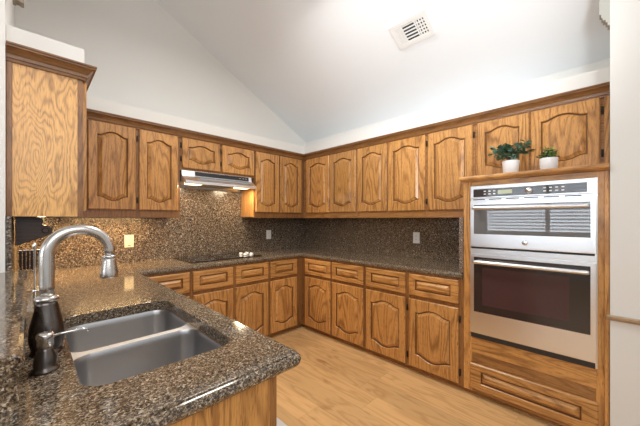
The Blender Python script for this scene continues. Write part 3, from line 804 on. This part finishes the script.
mb = MB(); vbox(mb, X0 + bx - .002, X1 - bx + .002, Y0 + by - .002, Y1 - by + .002, .0003, .0012); mb.obj('duct', 'vent_dark', t)
mb = MB()
for i in range(6):
    x = X0 + bx + .004 + i * .0245; vbox(mb, x, x + .009, ya + .002, yb - .002, .002, .008)
mb.obj('louvres', 'white_metal', t)
mb = MB()
for i in range(6):
    x = X0 + bx + .002 + i * .0245; vbox(mb, x, x + .010, Y0 + by, ya - .006, .003, .008)
for i in range(3):
    y = Y0 + by + .012 + i * .022; vbox(mb, X0 + bx, X1 - bx, y, y + .009, .0035, .0085)
mb.obj('grid', 'white_metal', t); mb = MB()
for i in range(12):
    x = X0 + bx + .001 + i * .0118; vbox(mb, x, x + .0085, yb + .006, Y1 - by, .003, .008)
for i in range(5):
    y = yb + .008 + i * .012; vbox(mb, X0 + bx, X1 - bx, y, y + .006, .0035, .0085)
mb.obj('grid', 'white_metal', t)

# ------------------------------------------------------------------ counter things at the far left
# wooden paper towel bracket hanging under the end cabinet
t = thing('towel_holder', 'dark wooden scroll shaped towel holder hanging under the end cabinet', 'towel holder', (-2.95, -.9, UZ0))
sc = [(-3.012, 1.340), (-2.923, 1.340), (-2.905, 1.330), (-2.900, 1.312), (-2.908, 1.296), (-2.898, 1.289), (-2.880, 1.287), (-2.868, 1.280), (-2.862, 1.264), (-2.866, 1.247), (-2.878, 1.234), (-2.900, 1.222), (-2.930, 1.212), (-2.958, 1.203), (-2.980, 1.192), (-3.012, 1.180)]
for y in (-1.0, -.80):
    MB().prism(sc, lambda a, b, t_: (a, t_, b), y, y + .018).obj('bracket', 'dark_wood', t, .002)
MB().lathe([(.012, -1.012), (.016, -1.008), (.012, -1.001), (.009, -1.0005), (.009, -.775), (.012, -.774)], (-2.893, 0, 1.262), 18, axis='y').obj('dowel', 'dark_wood', t)
# slim paper towel stand behind the faucet
sx_, sy_ = -2.943, -1.83
t = thing('paper_towel_stand', 'slim empty metal paper towel stand with a short side arm behind the faucet', 'stand', (sx_, sy_, TZ))
MB().lathe([(.023, TZ + .0005), (.023, TZ + .004), (.006, TZ + .008)], (sx_, sy_, 0), 28).obj('foot', 'nickel', t)
MB().lathe([(.0032, TZ + .007), (.0032, 1.222), (.007, 1.226), (.006, 1.236), (.001, 1.243)], (sx_, sy_, 0), 12).obj('pole', 'chrome', t)
MB().tube([(sx_ - .006, sy_, 1.068), (sx_ + .036, sy_, 1.072), (sx_ + .044, sy_, 1.084)], .0035, 10).obj('side_arm', 'chrome', t)
# clear stand with black handled knives
t = thing('knife_stand', 'clear acrylic knife stand in the corner under the towel holder', 'knife block', (-2.94, -.90, TZ))
MB().box((-3.005, -.935, TZ + .0005), (-2.875, -.865, TZ + .010), .002).obj('base', 'acrylic', t)
MB().box((-3.005, -.935, TZ + .0105), (-2.875, -.929, TZ + .125), .001).obj('front_plate', 'acrylic', t)
MB().box((-3.005, -.871, TZ + .0105), (-2.875, -.865, TZ + .125), .001).obj('rear_plate', 'acrylic', t)
kx = [-2.993 + i * .0152 for i in range(8)]
proto = None
for i, x in enumerate(kx):
    if proto is None:
        proto = thing('kitchen_knife', '', 'knife', (x, -.90, TZ + .0108), 'black handled knives in the clear stand')
        MB().box((x - .001, -.912, TZ + .012), (x + .001, -.888, TZ + .122)).obj('blade', 'blade', proto)
        h = MB().box((x - .0055, -.914, TZ + .122), (x + .0055, -.886, TZ + .232), .003).obj('handle', 'knife', proto)
        MB().box((x - .0056, -.913, TZ + .228), (x + .0056, -.887, TZ + .2345), .001).obj('end_cap', 'chrome', h)
        kr = proto
    else:
        kr = proto.copy(); COL.objects.link(kr); kr.location = (x, -.90, TZ + .0108 - .004 * (i % 2) * 0)
        for ch in list(proto.children):
            c2 = ch.copy(); COL.objects.link(c2); c2.parent = kr
            for g in ch.children:
                g2 = g.copy(); COL.objects.link(g2); g2.parent = c2
    kr['label'] = 'black handled knife standing upright in the clear stand under the towel holder'
# little pale mat on the floor at the peninsula foot
tag(MB().box((-2.05, -2.05, 0.0005), (-1.80, -1.72, .008), .003).obj('floor_mat', 'mat'), 'pale grey mat on the floor beside the peninsula end', 'mat')

for o in D.objects:
    if 'org' in o: del o['org']
    if o.type == 'MESH' and o.name.split('.')[0] in ('floor', 'ceiling'): pass
